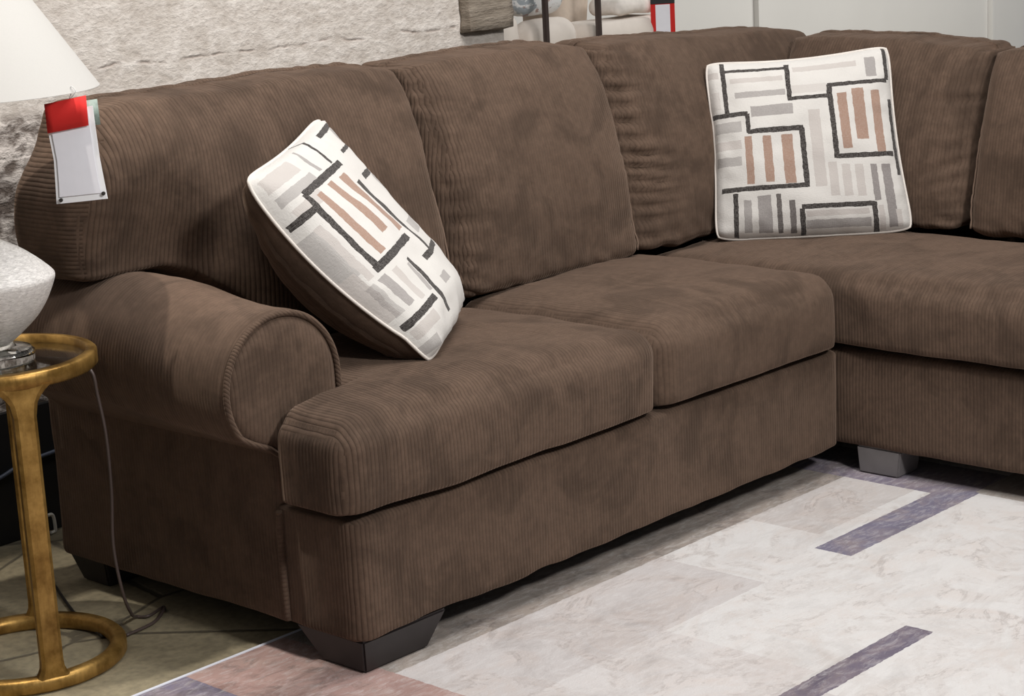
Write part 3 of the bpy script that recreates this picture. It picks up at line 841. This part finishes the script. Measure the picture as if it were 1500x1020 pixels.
tag(link('bolster_cushion', soft((2.80, 2.26, .965), (2.91, 2.62, 1.20), .05, 7, amp=.004), plain('pale_print_cotton', (222, 220, 218), .9, var=.12, scale=24)), 'pale cushion standing left of the dark metal chair post', 'cushion')
# beige armchair
ac = thing('armchair', 'beige upholstered armchair with cream arm standing right of the metal frame chair', 'chair', (3.5, 2.3, 0))
link('backrest', soft((3.235, 2.36, .30), (3.475, 2.56, 1.12), .08, 12), M_beige, ac)
link('arm', soft((3.235, 2.16, .12), (3.64, 2.34, .893), .03, 13, amp=.004), M_cream, ac)
link('seat', soft((3.30, 2.40, .12), (4.05, 3.00, .46), .05, 14), M_beige, ac)
link('arm', soft((3.47, 2.92, .12), (4.05, 3.06, .70), .05, 15, amp=.004), M_cream, ac)
for x, y in ((3.27, 2.19), (4.0, 2.45), (3.27, 3.0), (4.0, 3.0)):
    link('leg', rbox((x-.02, y-.02, 0), (x+.02, y+.02, .14), .004, (3, 3, 3)), M_dark, ac, smooth=False)
bm = soft((3.40, 2.18, .902), (3.62, 2.34, .962), .028, 16, amp=.010)
tag(link('folded_throw', bm, plain('white_knit', (230, 222, 214), .95, var=.08, scale=40)), 'white folded throw lying on the arm of the beige armchair', 'throw')
t2 = thing('price_tag', 'small red-edged white price tag with black top beyond the sofa back', 'tag', (3.62, 2.12, .9))
def card(name, a, b, z0, z1, off, mat):
    a = Vector((*a, 0)); b = Vector((*b, 0)); nn = Vector((-.69, -.72, 0))
    rows = [[a.lerp(b, t/4)+Vector((0, 0, z))+nn*off for t in range(5)] for z in (z1, z0)]
    link(name, sheet(rows, .0015, nn), mat, t2, smooth=False)
ta, tb_ = (3.555, 2.165), (3.620, 2.103)
card('red_card', ta, tb_, .80, .955, 0, M_red)
m1 = Vector((*ta, 0)).lerp(Vector((*tb_, 0)), .2); m2 = Vector((*ta, 0)).lerp(Vector((*tb_, 0)), .80)
card('white_insert', m1[:2], m2[:2], .80, .932, .002, M_white)
card('black_clip', ta, tb_, .935, .985, .003, plain('black_plastic', (18, 17, 17), .4))
link('hang_string', tube([(3.588, 2.135, .98), (3.595, 2.15, 1.05), (3.47, 2.45, 1.08)], .001, 6), M_dark, t2)

# ------------------------------------------------------------------ camera
f_px, cx, cy, cz, yaw, pit, roll = 2934.3794, -2.2727, -2.5724, 1.4004, .8111, .2282, -.0540
fw = Vector((math.sin(yaw)*math.cos(pit), math.cos(yaw)*math.cos(pit), -math.sin(pit)))
r = Vector((math.cos(yaw), -math.sin(yaw), 0)); u = r.cross(fw)
r2 = r*math.cos(roll)+u*math.sin(roll); u2 = -r*math.sin(roll)+u*math.cos(roll)
cd = bpy.data.cameras.new('camera'); cam = bpy.data.objects.new('camera', cd); COL.objects.link(cam)
cd.sensor_fit = 'HORIZONTAL'; cd.sensor_width = 36; cd.lens = f_px*36/1500; cd.clip_start = .05
M = Matrix((r2, u2, -fw)).transposed().to_4x4(); M.translation = (cx, cy, cz); cam.matrix_world = M
SC.camera = cam

# ------------------------------------------------------------------ showroom light
W = bpy.data.worlds.new('showroom_ambient'); SC.world = W; W.use_nodes = True
bg = W.node_tree.nodes['Background']; bg.inputs[0].default_value = (.95, .97, 1, 1); bg.inputs[1].default_value = .15
def area(name, loc, to, size, power, col=(1, .96, .9), sy=None):
    d = bpy.data.lights.new(name, 'AREA'); d.energy = power; d.size = size; d.color = col
    if sy: d.shape = 'RECTANGLE'; d.size_y = sy
    o = bpy.data.objects.new(name, d); COL.objects.link(o); o.location = loc
    o.rotation_euler = (Vector(to)-Vector(loc)).to_track_quat('-Z', 'Y').to_euler(); return o
def spot(name, loc, to, power, ang, blend=.3, rad=.04, col=(1, .93, .84)):
    d = bpy.data.lights.new(name, 'SPOT'); d.energy = power; d.spot_size = math.radians(ang); d.spot_blend = blend; d.shadow_soft_size = rad; d.color = col
    o = bpy.data.objects.new(name, d); COL.objects.link(o); o.location = loc
    o.rotation_euler = (Vector(to)-Vector(loc)).to_track_quat('-Z', 'Y').to_euler(); return o
area('unseen_area_light', (-.1, -3.4, 2.9), (.8, .2, .3), .5, 106, (1, .985, .965))  # unseen key light, set to the slope of the under-sofa shadow
area('unseen_area_light', (.8, -.5, 3.2), (.8, .3, 0), 1.3, 74, (1, .985, .965))  # unseen overhead light, added to lift the seat tops
area('unseen_area_light', (6.2, .6, 3.2), (7.0, 3.1, .9), 2.0, 130, (1, .99, .97))  # unseen light, added to brighten the far wall
spot('track_spot', (-.70, .45, 3.2), (-.13, .60, .45), 180, 20, .25, .025, (1, .94, .85))
spot('unseen_wall_spot', (.2, -.1, 3.1), (.3, WY, 1.1), 27, 110, .8, .1, (1, .97, .93))  # unseen spot, added to brighten the stone wall
vs = SC.view_settings; vs.view_transform = 'Standard'; vs.look = 'None'; vs.gamma = 1; vs.use_curve_mapping = False; vs.exposure = 0
